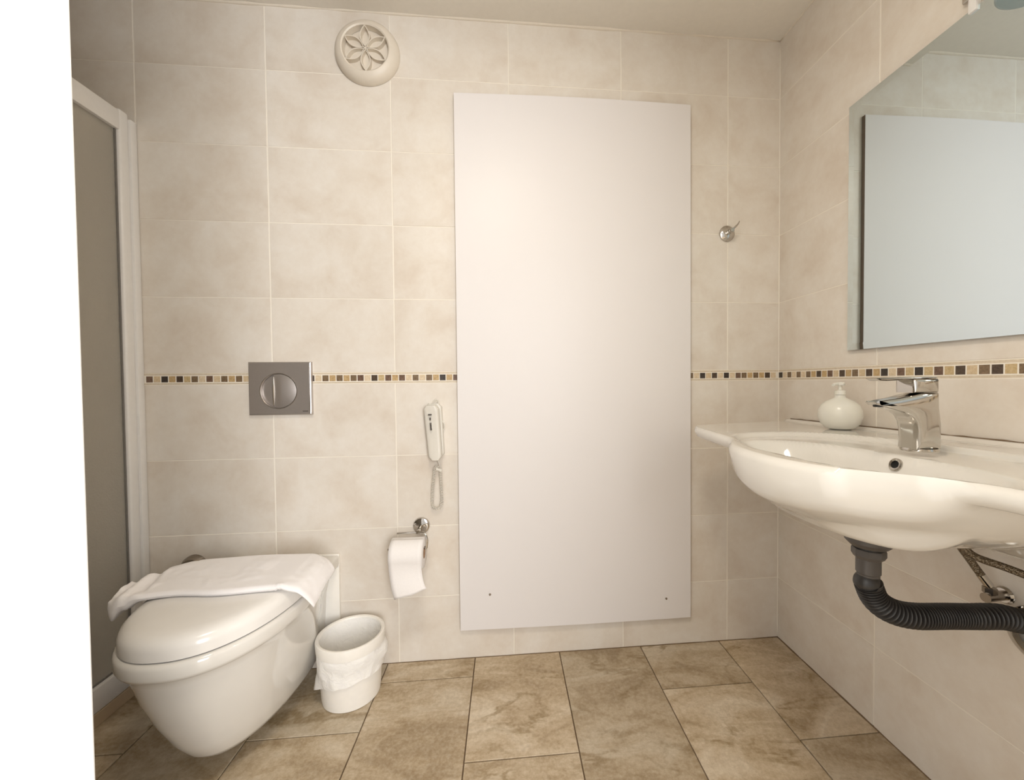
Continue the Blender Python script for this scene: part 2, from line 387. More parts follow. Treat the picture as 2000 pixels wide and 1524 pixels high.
# ------------------------------------------------------------------ shower screen
s = thing('shower_screen', 'white framed shower screen with obscured glass left of the toilet', 'shower screen', (-0.015, -0.5, 0.038))
part('wall_profile', box(-0.034, 0.004, -0.024, -0.0015, 0.039, 1.822, bev=0.003), ALU, s)
part('post', box(-0.040, -0.003, -0.055, -0.022, 0.105, 1.838, bev=0.006, seg=3), ALU, s)
part('top_rail', box(-0.036, -0.004, -1.12, -0.05, 1.772, 1.832, bev=0.003), ALU, s)
part('bottom_rail', box(-0.040, 0.0, -1.12, -0.02, 0.039, 0.108, bev=0.003), ALU, s)
gp = part('glass_panel', box(-0.022, -0.016, -1.10, -0.055, 0.106, 1.774), SGLASS, s)
part('glazing_seal', box(-0.0155, -0.012, -1.10, -0.056, 0.1085, 0.113), RUBBER_GAPSHADE, s)
part('glazing_seal', box(-0.0155, -0.012, -0.060, -0.0555, 0.113, 1.772), RUBBER_GAPSHADE, s)
bm = box(0.004, 0.012, -0.02, -0.003, 0.328, 0.348, bev=0.001); add_box(bm, -0.008, 0.003, -0.030, -0.0245, 0.330, 0.346, bev=0.001)
part('clip', bm, DCHROME, s, label='dark metal clip')

# ------------------------------------------------------------------ white cover board
s = thing('cover_board', 'large white laminate board screwed to the tiled back wall', 'board', (1.43, -0.0075, 0.107))
X0, X1, Z0, Z1 = 1.0125, 1.8505, 0.1065, 1.970
bm = bmesh.new(); N = 12
front = []; back = []
for k in range(N+1):
    xx = X0+(X1-X0)*k/N; bow = 0.004*math.sin(PI*k/N)
    front.append((xx, bow)); back.append((xx, bow))
vf = [[bm.verts.new((xx, -0.0155-bw*0.5, Z0+(0.003 if k < 6 else 0.0)*(1-k/6 if k < 6 else 0) if z == 0 else Z1-0.003+bw+0.006*k/N*0.5)) for k, (xx, bw) in enumerate(front)] for z in (0, 1)]
for k in range(N): bm.faces.new((vf[0][k], vf[0][k+1], vf[1][k+1], vf[1][k]))
part('face_laminate', bm, BOARD, s)
bm = bmesh.new()
rings = []
for yy in (-0.0154, -0.0005):
    ring = [Vector((v.co.x, yy, v.co.z)) for v in []]
vb = []
me_ = s.children[0].data
cs = [v.co+s.location for v in me_.vertices]
n1 = N+1; loop = [cs[i] for i in range(n1)]+[cs[i] for i in range(2*n1-1, n1-1, -1)]
ra = [Vector((c.x, c.y+0.0003, c.z)) for c in loop]; rb = [Vector((c.x, -0.0016, c.z)) for c in loop]
add_loops(bm, [ra, rb], False, True)
part('board_core', bm, BOARDEDGE, s, smooth=False)
for sx, sz in ((1.1164, 0.233), (1.757, 0.182)):
    part('screw', lathe([(0.0, -0.0032), (0.003, -0.0028), (0.0042, 0.0)], (sx, -0.0168, sz), 'Y', 12), DCHROME, s)

# ------------------------------------------------------------------ round vent
cx, cz = 0.7285, 2.0868
s = thing('wall_vent', 'round cream plastic wall vent with six-petal grille', 'vent', (cx, -0.001, cz))
part('ring', lathe([(0.072, -0.012), (0.074, -0.031), (0.078, -0.0335), (0.090, -0.030), (0.101, -0.019), (0.1055, -0.006), (0.1055, -0.001), (0.072, -0.001)], (cx, 0, cz), 'Y', 64, cap=False), VENTM, s)
part('dish', lathe([(0.0, -0.018), (0.03, -0.018), (0.06, -0.014), (0.076, -0.010), (0.076, -0.002), (0.0, -0.002)], (cx, 0, cz), 'Y', 48, cap=False), VENTM, s)
for k in range(6):
    a = PI/2+k*PI/3+0.02; L = 0.075; W = 0.0165
    ax = Vector((math.cos(a), 0, math.sin(a))); nx = Vector((-math.sin(a), 0, math.cos(a)))
    loop = []; m_ = 12
    for q in range(m_): t_ = q/m_; loop.append((0.004+t_*(L-0.004), W*math.sin(PI*t_)**0.9))
    for q in range(m_): t_ = 1-q/m_; loop.append((0.004+t_*(L-0.004), -W*math.sin(PI*t_)**0.9))
    bm = bmesh.new(); rings = []
    for (sc, yy) in ((1.0, -0.008), (1.0, -0.030), (0.80, -0.030), (0.70, -0.010)):
        rings.append([Vector((cx, 0, cz))+ax*((l-0.5*L)*(0.5+0.5*sc)+0.5*L)+nx*(wd*sc+0.0)+Vector((0, yy, 0)) for l, wd in loop])
    add_loops(bm, rings, False, True)
    pt = part('petal', bm, VENTM, s, deg=30)
    if k in (0, 3):
        off = ax*(0.018 if k == 0 else 0.050)+nx*(-0.0035 if k == 0 else 0.0035)
        c = Vector((cx, -0.0112, cz))+off
        part('air_slot', box(c.x-0.0018, c.x+0.0018, c.y-0.001, c.y+0.001, c.z-0.007, c.z+0.007, bev=0.0008), BLACK, s, label='dark open slot')
part('hub', lathe([(0.0, -0.031), (0.004, -0.030), (0.006, -0.014)], (cx, 0, cz), 'Y', 16), VENTM, s)

# ------------------------------------------------------------------ robe hook
hx, hz = 1.9955, 1.5195
s = thing('robe_hook', 'small round chrome robe hook on the wall right of the board', 'hook', (hx, -0.001, hz))
part('rosette', lathe([(0.0, -0.014), (0.012, -0.014), (0.022, -0.011), (0.0285, -0.005), (0.029, -0.001)], (hx, 0, hz), 'Y', 40), CHROME, s)
part('stem', lathe([(0.0, -0.040), (0.007, -0.040), (0.0095, -0.036), (0.0095, -0.032), (0.006, -0.026), (0.007, -0.013)], (hx, 0, hz), 'Y', 24), CHROME, s)
part('pin', tube(spline([(hx+0.001, -0.034, hz+0.002), (hx+0.012, -0.036, hz+0.012), (hx+0.022, -0.036, hz+0.022), (hx+0.0285, -0.036, hz+0.034)], 10), [0.0034]*6+[0.003, 0.0026, 0.0024, 0.002, 0.0016], 10), CHROME, s)

# ------------------------------------------------------------------ flush plate
s = thing('flush_plate', 'satin chrome dual flush plate with round buttons above the toilet', 'flush plate', (0.4295, -0.0005, 0.965))
bcx, bcz, R = 0.4245, 0.9565, 0.0565
bm = bmesh.new(); PX0, PX1, PZ0, PZ1 = 0.3295, 0.529, 0.8765, 1.0535
angs = sorted([2*PI*k/64 for k in range(64)]+[math.atan2(zc-bcz, xc-bcx) % (2*PI) for xc in (PX0, PX1) for zc in (PZ0, PZ1)])
def ring_rect(ins, y):
    out = []
    for a in angs:
        c, sn = math.cos(a), math.sin(a); t_ = 1e9
        if c > 1e-6: t_ = min(t_, (PX1-ins-bcx)/c)
        if c < -1e-6: t_ = min(t_, (PX0+ins-bcx)/c)
        if sn > 1e-6: t_ = min(t_, (PZ1-ins-bcz)/sn)
        if sn < -1e-6: t_ = min(t_, (PZ0+ins-bcz)/sn)
        out.append(Vector((bcx+c*t_, y, bcz+sn*t_)))
    return out
def ring_circ(r, y): return [Vector((bcx+r*math.cos(a), y, bcz+r*math.sin(a))) for a in angs]
add_loops(bm, [ring_circ(R+0.0005, -0.003), ring_circ(R+0.0005, -0.0128), ring_circ(R+0.0012, -0.0135), ring_rect(0.004, -0.0135), ring_rect(0.0012, -0.0122), ring_rect(0.0, -0.0095), ring_rect(0.0, -0.0008)], True, True)
part('plate', bm, SATIN, s, deg=8)
part('side_trim', box(0.5218, 0.5230, -0.0140, -0.0125, 0.882, 1.048, bev=0.0005), CHROME, s)
def lens(x0, x1, y_at):
    bm = bmesh.new(); pts = []
    xa = max(x0, -R+0.0006); xb = min(x1, R-0.0006); Rr = R-0.0006; n = 36
    lo = []; hi = []
    for k in range(n+1):
        xx = xa+(xb-xa)*(0.5-0.5*math.cos(PI*k/n)); zz = math.sqrt(max(0, Rr*Rr-xx*xx)); hi.append((xx, zz)); lo.append((xx, -zz))
    rows = []
    m_ = 14
    for q in range(m_+1):
        f = -1+2*q/m_
        rows.append([bm.verts.new((bcx+xx, y_at(xx, zz*f), bcz+zz*f)) for xx, zz in hi])
    for a, b in zip(rows, rows[1:]):
        for k in range(n):
            vs = [a[k], a[k+1], b[k+1], b[k]]
            bm.faces.new(vs)
    # skirt back to the well floor
    loop = rows[0]+[r[-1] for r in rows[1:-1]]+list(reversed(rows[-1]))+[r[0] for r in reversed(rows[1:-1])]
    sk = [bm.verts.new((v.co.x, -0.0032, v.co.z)) for v in loop]
    for k in range(len(loop)):
        k2 = (k+1) % len(loop)
        try: bm.faces.new((loop[k], loop[k2], sk[k2], sk[k]))
        except ValueError: pass
    bmesh.ops.remove_doubles(bm, verts=bm.verts, dist=0.00002)
    return bm
part('well_ring', lathe([(R+0.001, -0.0128), (R+0.0016, -0.0146), (R+0.0028, -0.0146), (R+0.0036, -0.0132)], (bcx, 0, bcz), 'Y', 64, cap=False), CHROME, s)
part('small_button', lens(-R, -0.0165, lambda x, z: -0.0040+0.0*x), SATIN, s, deg=30)
part('large_button', lens(-0.0150, R, lambda x, z: -0.0118-0.0080*(1-(x*x+z*z)/(R*R))*sst(-0.018, 0.012, x)), SATIN, s, deg=30)
bm = bmesh.new(); rings = []
for k in range(21):
    zz = -0.050+0.100*k/20; wd = 0.0032*math.sqrt(max(0.0004, 1-(zz/0.0505)**2))
    rings.append([Vector((bcx-0.0165-wd*math.cos(a), -0.0125-wd*1.1*math.sin(a), bcz+zz)) for a in [PI*2*q/10 for q in range(10)]])
add_loops(bm, rings)
part('divider', bm, CHROME, s)
bm = bmesh.new()
for k in range(7): add_box(bm, 0.5005+k*0.0025, 0.5025+k*0.0025, -0.0138, -0.0134, 0.8868, 0.8896)
part('maker_mark', bm, INK, s, smooth=False, label='tiny dark printed maker mark')

# ------------------------------------------------------------------ wall telephone
s = thing('wall_telephone', 'slim ivory handset telephone on the wall left of the board', 'telephone', (0.93, -0.001, 0.81))
def handset(x0t, x1t, x0b, x1b, zt, zb, y0, y1, rr, n=10):
    """tapered slab with rounded front: loft along z"""
    bm = bmesh.new(); rings = []
    for k in range(n+1):
        t_ = k/n; z = zb+(zt-zb)*t_; e = min(t_, 1-t_)*n
        ins = rr*(1-math.sqrt(max(0, 1-(1-min(1, e*(zt-zb)/n/rr))**2))) if e*(zt-zb)/n < rr else 0
        xa = x0b+(x0t-x0b)*t_+ins; xb = x1b+(x1t-x1b)*t_-ins
        xm = (xa+xb)/2; hw = (xb-xa)/2; yd = y1+0.004*math.sin(PI*t_)
        ring = []
        for q in range(16):
            a = PI*q/15; c = math.cos(a); sn = math.sin(a)
            ring.append(Vector((xm-hw*math.copysign(abs(c)**0.35, c), y0+(yd-y0)*sn**0.35, z)))
        rings.append(ring)
    add_loops(bm, rings, True, True); return bm
part('wall_cradle', handset(0.902, 0.957, 0.9225, 0.965, 0.908, 0.722, -0.001, -0.016, 0.010, 16), PHONE, s)
hs = part('handset', handset(0.8985, 0.9500, 0.9155, 0.9600, 0.9025, 0.716, -0.0175, -0.042, 0.010, 16), PHONE, s)
for (mx, mz, w_, h_, rz) in ((0.9235, 0.872, 0.011, 0.0038, 0.2), (0.9245, 0.8575, 0.003, 0.009, 0)):
    part('print_mark', box(mx-w_/2, mx+w_/2, -0.0505, -0.0425, mz-h_/2, mz+h_/2, bev=0.0006), INK, hs, label='tiny dark printed mark')
bm = bmesh.new()
for k in range(6):
    z = 0.8425-k*0.0042; xo = 0.9255+k*0.0003; wd = (0.0048, 0.0040, 0.0044, 0.0036, 0.0042, 0.0048)[k]
    add_box(bm, xo-wd/2, xo+wd/2, -0.0505, -0.0425, z-0.0016, z+0.0016, bev=0.0004, seg=1)
part('print_mark', bm, INK, hs, smooth=False, label='tiny vertical line of dark lettering')
part('switch_hook', tube(spline([(0.925, -0.010, 0.905), (0.935, -0.012, 0.919), (0.944, -0.012, 0.920), (0.947, -0.010, 0.905)], 12), 0.0022, 8), PHONE, s)
part('side_loop', tube(spline([(0.957, -0.010, 0.846), (0.965, -0.012, 0.838), (0.9665, -0.012, 0.825), (0.961, -0.010, 0.815)], 12), 0.0018, 8), PHONE, s)
# coiled cord: straight lead then a long loop of fine coil
path = spline([(0.942, -0.022, 0.717), (0.947, -0.020, 0.700), (0.951, -0.018, 0.680), (0.9535, -0.017, 0.62), (0.9545, -0.016, 0.572), (0.947, -0.015, 0.547), (0.930, -0.015, 0.545), (0.9225, -0.016, 0.560), (0.925, -0.017, 0.62), (0.9315, -0.018, 0.675), (0.938, -0.018, 0.690), (0.945, -0.015, 0.686)], 900)
bm = bmesh.new(); pts = []; ph = 0; last = path[0]; sN = None; acc = 0
for i, p in enumerate(path):
    dd = (path[min(i+1, len(path)-1)]-path[max(i-1, 0)]).normalized()
    acc += (p-last).length; last = p
    sx_ = dd.cross(Vector((0, 1, 0))).normalized(); ty = Vector((0, 1, 0))
    ramp_ = sst(0.02, 0.045, acc); a = acc/0.0058*2*PI
    pts.append(p+(sx_*math.cos(a)+ty*math.sin(a))*0.0044*ramp_)
add_tube(bm, pts, 0.0014, 5)
part('coiled_cord', bm, PHONE, s)
part('cord_tie', tube([(0.937, -0.018, 0.682), (0.956, -0.018, 0.676)], 0.0052, 8), PHONE, s)

# ------------------------------------------------------------------ toilet paper holder and roll
px_, pz_ = 0.8818, 0.4825
s = thing('paper_holder', 'chrome toilet paper holder with round rosette below the telephone', 'paper holder', (px_, -0.001, pz_))
part('rosette', lathe([(0.0, -0.012), (0.020, -0.012), (0.0265, -0.009), (0.0285, -0.004), (0.0285, -0.001)], (px_, 0, pz_), 'Y', 40), CHROME, s)
part('neck', tube([(px_, -0.010, pz_), (px_+0.001, -0.062, pz_-0.003)], 0.0075, 16), CHROME, s)
part('roll_bar', tube(spline([(px_+0.002, -0.060, pz_-0.003), (0.9020, -0.063, 0.4775), (0.9120, -0.066, 0.458), (0.9105, -0.0675, 0.434), (0.905, -0.068, 0.4287), (0.86, -0.068, 0.4287), (0.785, -0.068, 0.4287)], 60), 0.0036, 10), CHROME, s)
part('cover_bar', tube([(px_+0.0, -0.058, pz_-0.004), (0.8140, -0.062, 0.4790)], 0.0034, 10), CHROME, s)
s = thing('toilet_roll', 'white toilet paper roll with a loose sheet hanging down', 'toilet roll', (0.85, -0.068, 0.30))
ax0, ax1, RC = 0.798, 0.903, Vector((0, -0.068, 0.4145))
bm = bmesh.new()
add_lathe(bm, [(0.0195, 0), (0.049, 0), (0.050, 0.001), (0.050, ax1-ax0-0.001), (0.049, ax1-ax0), (0.0195, ax1-ax0)], (ax0, RC.y, RC.z), 'X', 56, cap=False)
part('paper_winding', bm, PAPER, s, deg=50)
bm = bmesh.new(); add_lathe(bm, [(0.0195, 0.0005), (0.0195, ax1-ax0-0.0005), (0.0185, ax1-ax0-0.0005), (0.0185, 0.0005), (0.0195, 0.0005)], (ax0, RC.y, RC.z), 'X', 40, cap=False)
part('cardboard_core', bm, CARD, s)
bm = bmesh.new(); rows = []
prof = []
for k in range(15):
    a = math.radians(80-k*7.2); prof.append((RC.y-math.sin(math.radians(90)-a)*0.0 - math.cos(a)*0.0508, RC.z+math.sin(a)*0.0508))
for k in range(1, 15):
    t_ = k/14; prof.append((prof[14][0]-0.006*t_+0.004*math.sin(t_*5), prof[14][1]-t_*0.098))
for j, (yy, zz_) in enumerate(prof):
    t_ = max(0, (j-14)/14); row = []
    for i in range(9):
        u = i/8; xx = ax0+0.001+(ax1-ax0-0.002)*u+0.020*t_*t_+0.003*t_*math.sin(u*4)
        zz2 = zz_+(0.030*(u-0.3)*t_*t_+0.001*math.sin(u*9)*t_)
        row.append(bm.verts.new((xx, yy-0.005*t_*math.sin(u*3.3), zz2)))
    rows.append(row)
for a, b in zip(rows, rows[1:]):
    for i in range(8): bm.faces.new((a[i], a[i+1], b[i+1], b[i]))
o = part('loose_sheet', bm, PAPER, s); md = o.modifiers.new('thick', 'SOLIDIFY'); md.thickness = 0.0006

# ------------------------------------------------------------------ wall-hung toilet
TX = 0.438
def outline(hw, L, hb, yb=0.0, n=60, front=0.30, ex=2.25, c=TX):
    """closed plan outline: flat back at yb, sides widening to hw, rounded front at -L"""
    front = min(front, (L+yb)*0.75)
    pts = []
    for k in range(n):
        a = PI*k/(n-1)
        cc, ss = math.cos(a), math.sin(a)
        x = hw*math.copysign(abs(cc)**(2/ex), cc); y = -(L-front)-front*abs(ss)**(2/ex)
        pts.append((c-x*-1, y))
    m_ = 14; y1 = -(L-front)
    right0 = pts[0]; left0 = pts[-1]
    back = []
    for k in range(1, m_):
        t_ = k/m_; back.append((c-(hw+(hb-hw)*sst(0, 1, t_)), y1+(yb-y1)*t_))
    bl = [(c-hb+2*hb*k/8, yb) for k in range(9)]
    fr = []
    for k in range(m_-1, 0, -1):
        t_ = k/m_; fr.append((c+(hw+(hb-hw)*sst(0, 1, t_)), y1+(yb-y1)*t_))
    return pts+back+bl+fr
def loft(levels, cap0=True, cap1=True, **kw):
    bm = bmesh.new(); rings = []
    for z, hw, L, hb, yb in levels:
        rings.append([Vector((x, y, z)) for x, y in outline(hw, L, hb, yb, **kw)])
    add_loops(bm, rings, cap0, cap1); return bm
s = thing('toilet', 'white wall-hung toilet with closed lid under the flush plate', 'toilet', (TX, -0.27, 0.07))
lv = [(0.060, 0.092, 0.365, 0.090, -0.012), (0.063, 0.105, 0.384, 0.100, -0.012), (0.070, 0.115, 0.398, 0.108, -0.012), (0.085, 0.1225, 0.412, 0.114, -0.012), (0.13, 0.135, 0.441, 0.118, -0.012), (0.20, 0.151, 0.475, 0.122, -0.012), (0.27, 0.165, 0.501, 0.126, -0.012),
      (0.33, 0.174, 0.518, 0.140, -0.012), (0.347, 0.1765, 0.523, 0.150, -0.012), (0.352, 0.180, 0.528, 0.158, -0.012), (0.357, 0.1865, 0.5385, 0.166, -0.012), (0.365, 0.1880, 0.5415, 0.168, -0.012), (0.385, 0.1880, 0.5415, 0.168, -0.012), (0.392, 0.1865, 0.539, 0.167, -0.012), (0.395, 0.182, 0.533, 0.164, -0.012), (0.3955, 0.15, 0.49, 0.14, -0.03)]
part('bowl', loft(lv), CERAM, s, deg=50)
part('mounting_gasket', box(TX-0.168, TX+0.168, -0.0125, -0.0005, 0.085, 0.398, bev=0.003), WPLAST, s)
lv = [(0.3975, 0.178, 0.528, 0.150, -0.105), (0.399, 0.1825, 0.5345, 0.155, -0.1015), (0.420, 0.1825, 0.5345, 0.155, -0.101), (0.431, 0.180, 0.5305, 0.153, -0.103), (0.439, 0.174, 0.522, 0.148, -0.108), (0.4435, 0.165, 0.510, 0.140, -0.116), (0.4455, 0.152, 0.492, 0.128, -0.13), (0.447, 0.12, 0.45, 0.10, -0.16), (0.4475, 0.05, 0.37, 0.045, -0.22)]
part('lid', loft(lv), LIDM, s, deg=60)
part('lid_gap_shade', loft([(0.3952, 0.1795, 0.530, 0.152, -0.106), (0.3985, 0.1795, 0.530, 0.152, -0.106)]), RUBBER_GAPSHADE, s)  # solid dark ring, the shade of the lid gap put into its colour
for sx in (-0.075, 0.075):
    part('hinge', lathe([(0.0, 0.0265), (0.009, 0.026), (0.011, 0.022), (0.011, 0.0)], (TX+sx, -0.088, 0.396), 'Z', 20), LIDM, s)

# ------------------------------------------------------------------ towel
key = [(0.0, (0.186, -0.285, 0.460), (0.206, -0.372, 0.456)), (0.06, (0.196, -0.268, 0.462), (0.230, -0.384, 0.459)), (0.13, (0.214, -0.235, 0.459), (0.272, -0.374, 0.458)), (0.25, (0.25, -0.175, 0.4615), (0.335, -0.362, 0.4615)), (0.5, (0.385, -0.150, 0.4620), (0.445, -0.368, 0.4625)),
       (0.72, (0.515, -0.150, 0.4620), (0.555, -0.362, 0.4620)), (0.84, (0.59, -0.152, 0.461), (0.610, -0.356, 0.460)), (0.92, (0.634, -0.162, 0.452), (0.646, -0.350, 0.446)), (1.0, (0.664, -0.185, 0.430), (0.672, -0.338, 0.402))]
def kcurve(which, u):
    n = len(key)
    for i in range(n-1):
        if u <= key[i+1][0] or i == n-2:
            t_ = (u-key[i][0])/(key[i+1][0]-key[i][0]); break
    P = lambda j: Vector(key[min(max(j, 0), n-1)][which])
    a, b, c, dd = P(i-1), P(i), P(i+1), P(i+2)
    return 0.5*((2*b)+(c-a)*t_+(2*a-5*b+4*c-dd)*t_*t_+(3*b-a-3*c+dd)*t_**3)
NU, NV = 96, 40
def towel_pt(u, v):
    B, F = kcurve(1, u), kcurve(2, u)
    p = B.lerp(F, v)
    # lateral wobble of the edges
    p.y += 0.004*math.sin(u*17+v*2)*(v-0.5)
    crown = 1-(2*v-1)**2
    h = 0.004*crown
    h += 0.0060*sst(0.24, 0.12, u)*math.sin((u*70+v*2.0)) if u < 0.24 else 0
    if 0.70 < u < 0.83: h -= 0.0034*(0.5+0.5*math.cos((u+0.05*v-0.765)*2*PI/0.022))*sst(0.70, 0.72, u)*sst(0.83, 0.81, u)
    h += 0.0040*noise.noise(Vector((u*7, v*3, 2.0)))+0.0020*noise.noise(Vector((u*24, v*8, 5.0)))
    h += 0.005*sst(0.78, 0.70, abs(u-0.80)*10)*sst(0.8, 1.0, v)*0
    if v > 0.86 and 0.74 < u < 0.86: h += 0.006*sst(0.06, 0.0, abs(u-0.80))*sst(0.86, 1, v)
    p.z += h
    return p
def lid_z(x, y):
    d_ = min(0.185-abs(x-TX), 0.5365+y, -0.098-y)
    if d_ <= 0: return 0.30
    return 0.421+0.0270*math.sqrt(max(0, 1-(1-min(1, d_/0.034))**2))
bm = bmesh.new(); TH0 = 0.0155
top = [[towel_pt(i/NU, j/NV) for j in range(NV+1)] for i in range(NU+1)]
def edge_round(i, j):
    e = min(j/NV, 1-j/NV)*0.21; ee = min(i/NU, 1-i/NU)*0.5
    q = min(e, ee)
    rad_ = 0.010+0.014*sst(0.16, 0.05, i/NU)
    return math.sqrt(max(0, 1-(1-min(1, q/rad_))**2))
vt, vb = [], []
for i in range(NU+1):
    rt_, rb_ = [], []
    for j in range(NV+1):
        p = top[i][j]; r_ = edge_round(i, j); TH = TH0+0.036*sst(0.17, 0.03, i/NU)
        base_z = max(p.z-TH, lid_z(p.x, p.y)+0.0012)
        TH = max(TH, 0.012)
        rt_.append(bm.verts.new((p.x, p.y, base_z+TH*(0.5+0.5*r_)))); rb_.append(bm.verts.new((p.x, p.y, base_z+TH*(0.5-0.5*r_)-0.0002)))
    vt.append(rt_); vb.append(rb_)
for i in range(NU):
    for j in range(NV):
        bm.faces.new((vt[i][j], vt[i+1][j], vt[i+1][j+1], vt[i][j+1])); bm.faces.new((vb[i][j+1], vb[i+1][j+1], vb[i+1][j], vb[i][j]))
for i in range(NU):
    bm.faces.new((vt[i][0], vb[i][0], vb[i+1][0], vt[i+1][0])); bm.faces.new((vt[i+1][NV], vb[i+1][NV], vb[i][NV], vt[i][NV]))
for j in range(NV):
    bm.faces.new((vt[0][j+1], vb[0][j+1], vb[0][j], vt[0][j])); bm.faces.new((vt[NU][j], vb[NU][j], vb[NU][j+1], vt[NU][j+1]))
tw = obj('bath_towel', bm, TOWEL, smooth=True); tag(tw, 'folded white terry towel draped across the toilet lid', 'towel')

# ------------------------------------------------------------------ angle valve behind the toilet
s = thing('bidet_valve', 'dark chrome round valve on the wall left of the toilet', 'valve', (0.1425, -0.001, 0.382))
part('rosette', lathe([(0.0, -0.030), (0.016, -0.030), (0.030, -0.026), (0.037, -0.014), (0.0385, -0.001)], (0.1425, 0, 0.376), 'Y', 40), DCHROME, s)
part('spindle', lathe([(0.0, -0.052), (0.009, -0.052), (0.010, -0.048), (0.010, -0.028)], (0.1425, 0, 0.376), 'Y', 20), CHROME, s)

# ------------------------------------------------------------------ waste bin
BXc, BYc = 0.6845, -0.1265
s = thing('waste_bin', 'small white plastic bin with a bag beside the toilet', 'bin', (BXc, BYc, 0.0))
part('bin_body', lathe([(0.0, 0.0005), (0.080, 0.0005), (0.0835, 0.003), (0.086, 0.02), (0.095, 0.165), (0.093, 0.165), (0.082, 0.012), (0.0, 0.010)], (BXc, BYc, 0), 'Z', 64), WPLAST, s)
part('rim_ring', lathe([(0.0955, 0.162), (0.0985, 0.163), (0.1005, 0.190), (0.0995, 0.1945), (0.096, 0.196), (0.090, 0.1945), (0.0875, 0.190), (0.0875, 0.180)], (BXc, BYc, 0), 'Z', 64, cap=False), WPLAST, s)
bm = bmesh.new(); rings = []
for k in range(15):
    t_ = k/14; z = 0.163-0.092*t_; ring = []
    for q in range(96):
        a = 2*PI*q/96
        r_ = 0.0862+0.0095*(z-0.02)/0.145+0.0012
        v_ = Vector((math.cos(a)*3.2, math.sin(a)*3.2, z*22))
        r_ += (0.0028+0.003*t_)*(0.5+noise.noise(v_))*sst(0, 0.15, t_)+0.002*abs(noise.noise(v_*2.3))
        left = max(0, math.cos(a-PI*1.03))**14; rgt = max(0, math.cos(a-0.25))**12
        r_ += 0.014*left*sst(0.45, 1, t_)+0.012*rgt*sst(0.0, 0.35, t_)*sst(1.0, 0.5, t_)
        zz_ = z-0.022*left*t_+0.026*t_*math.sin(a*1.0+2.2)*0.8+0.006*noise.noise(Vector((math.cos(a)*2, math.sin(a)*2, 4)))*t_
        ring.append(Vector((BXc+r_*math.cos(a), BYc+r_*math.sin(a), zz_)))
    rings.append(ring)
add_loops(bm, rings, False, False)
part('bag_skirt', bm, BAG, s, deg=180)
bm = bmesh.new(); rings = []
for k in range(13):
    t_ = k/12; z = 0.190-0.165*t_; ring = []
    for q in range(64):
        a = 2*PI*q/64; r_ = 0.0872-0.016*t_-0.006*abs(noise.noise(Vector((math.cos(a)*4, math.sin(a)*4, z*7))))*sst(0, 0.2, t_)
        ring.append(Vector((BXc+r_*math.cos(a), BYc+r_*math.sin(a), z)))
    rings.append(ring)
add_loops(bm, rings, False, True)
part('bag_liner', bm, BAG, s, deg=180)

# ------------------------------------------------------------------ washbasin
YB = -0.74
front_tab = [(-1.335, 2.10), (-1.33, 1.86), (-1.315, 1.80), (-1.17, 1.775), (-1.03, 1.762), (-0.995, 1.757), (-0.947, 1.735), (-0.912, 1.700), (-0.866, 1.655), (-0.785, 1.630), (-0.70, 1.632), (-0.64, 1.645), (-0.585, 1.667), (-0.543, 1.695), (-0.50, 1.712), (-0.387, 1.730), (-0.25, 1.755), (-0.165, 1.792)]
def xfront(y):
    n = len(front_tab)
    for i in range(n-1):
        if y <= front_tab[i+1][0] or i == n-2:
            break
    g = lambda k: front_tab[min(max(k, 0), n-1)]
    (x0, p0), (x1, p1), (x2, p2), (x3, p3) = g(i-1), g(i), g(i+1), g(i+2)
    t = min(1, max(0, (y-x1)/(x2-x1))); hh = x2-x1
    m1 = (p2-p0)/max(1e-6, x2-x0)*hh; m2 = (p3-p1)/max(1e-6, x3-x1)*hh
    return (2*t**3-3*t*t+1)*p1+(t**3-2*t*t+t)*m1+(-2*t**3+3*t*t)*p2+(t**3-t*t)*m2
def ztop0(y): return 0.8335-0.0165*(y+0.056)
def z_top(x, y):
    z = ztop0(y)
    q1 = (abs((y-YB)/0.325)**2.6+abs((x-1.876)/0.178)**2.6)
    z -= 0.010*sst(1.06, 0.90, q1)*sst(0.012, 0.03, x-xfront(y))
    dy = (y-YB)/0.245; dx = (x-1.795)/0.118
    q2 = abs(dy)**2.3+abs(dx)**2.3
    rim = sst(0.020, 0.085, x-xfront(y))
    z -= 0.105*sst(1.08, 0.25, q2)**0.8*rim
    z += 0.006*sst(2.170, 2.176, x)     # low upstand against the wall
    return z
def z_bot(x, y):
    t0 = 0.030
    q = ((y-YB)/0.275)**2+(max(0, 1.95-x)/0.355)**2
    D = t0+0.128*max(0, 1-q)**0.72*(1-0.75*sst(1.93, 2.15, x)*sst(-0.72, -0.54, y))
    # deeper rear web against the wall
    D += 0.05*sst(2.0, 2.15, x)*sst(0.32, 0.14, abs(y-YB))*sst(-0.60, -0.70, y)
    zb = ztop0(y)-D
    return min(zb, z_top(x, y)-0.012)
YL = -0.165
def left_x_lim(y):
    """left end runs obliquely from the tip back to the wall"""
    return y
NY, NX = 150, 64
bm = bmesh.new(); T, Bv = [], []
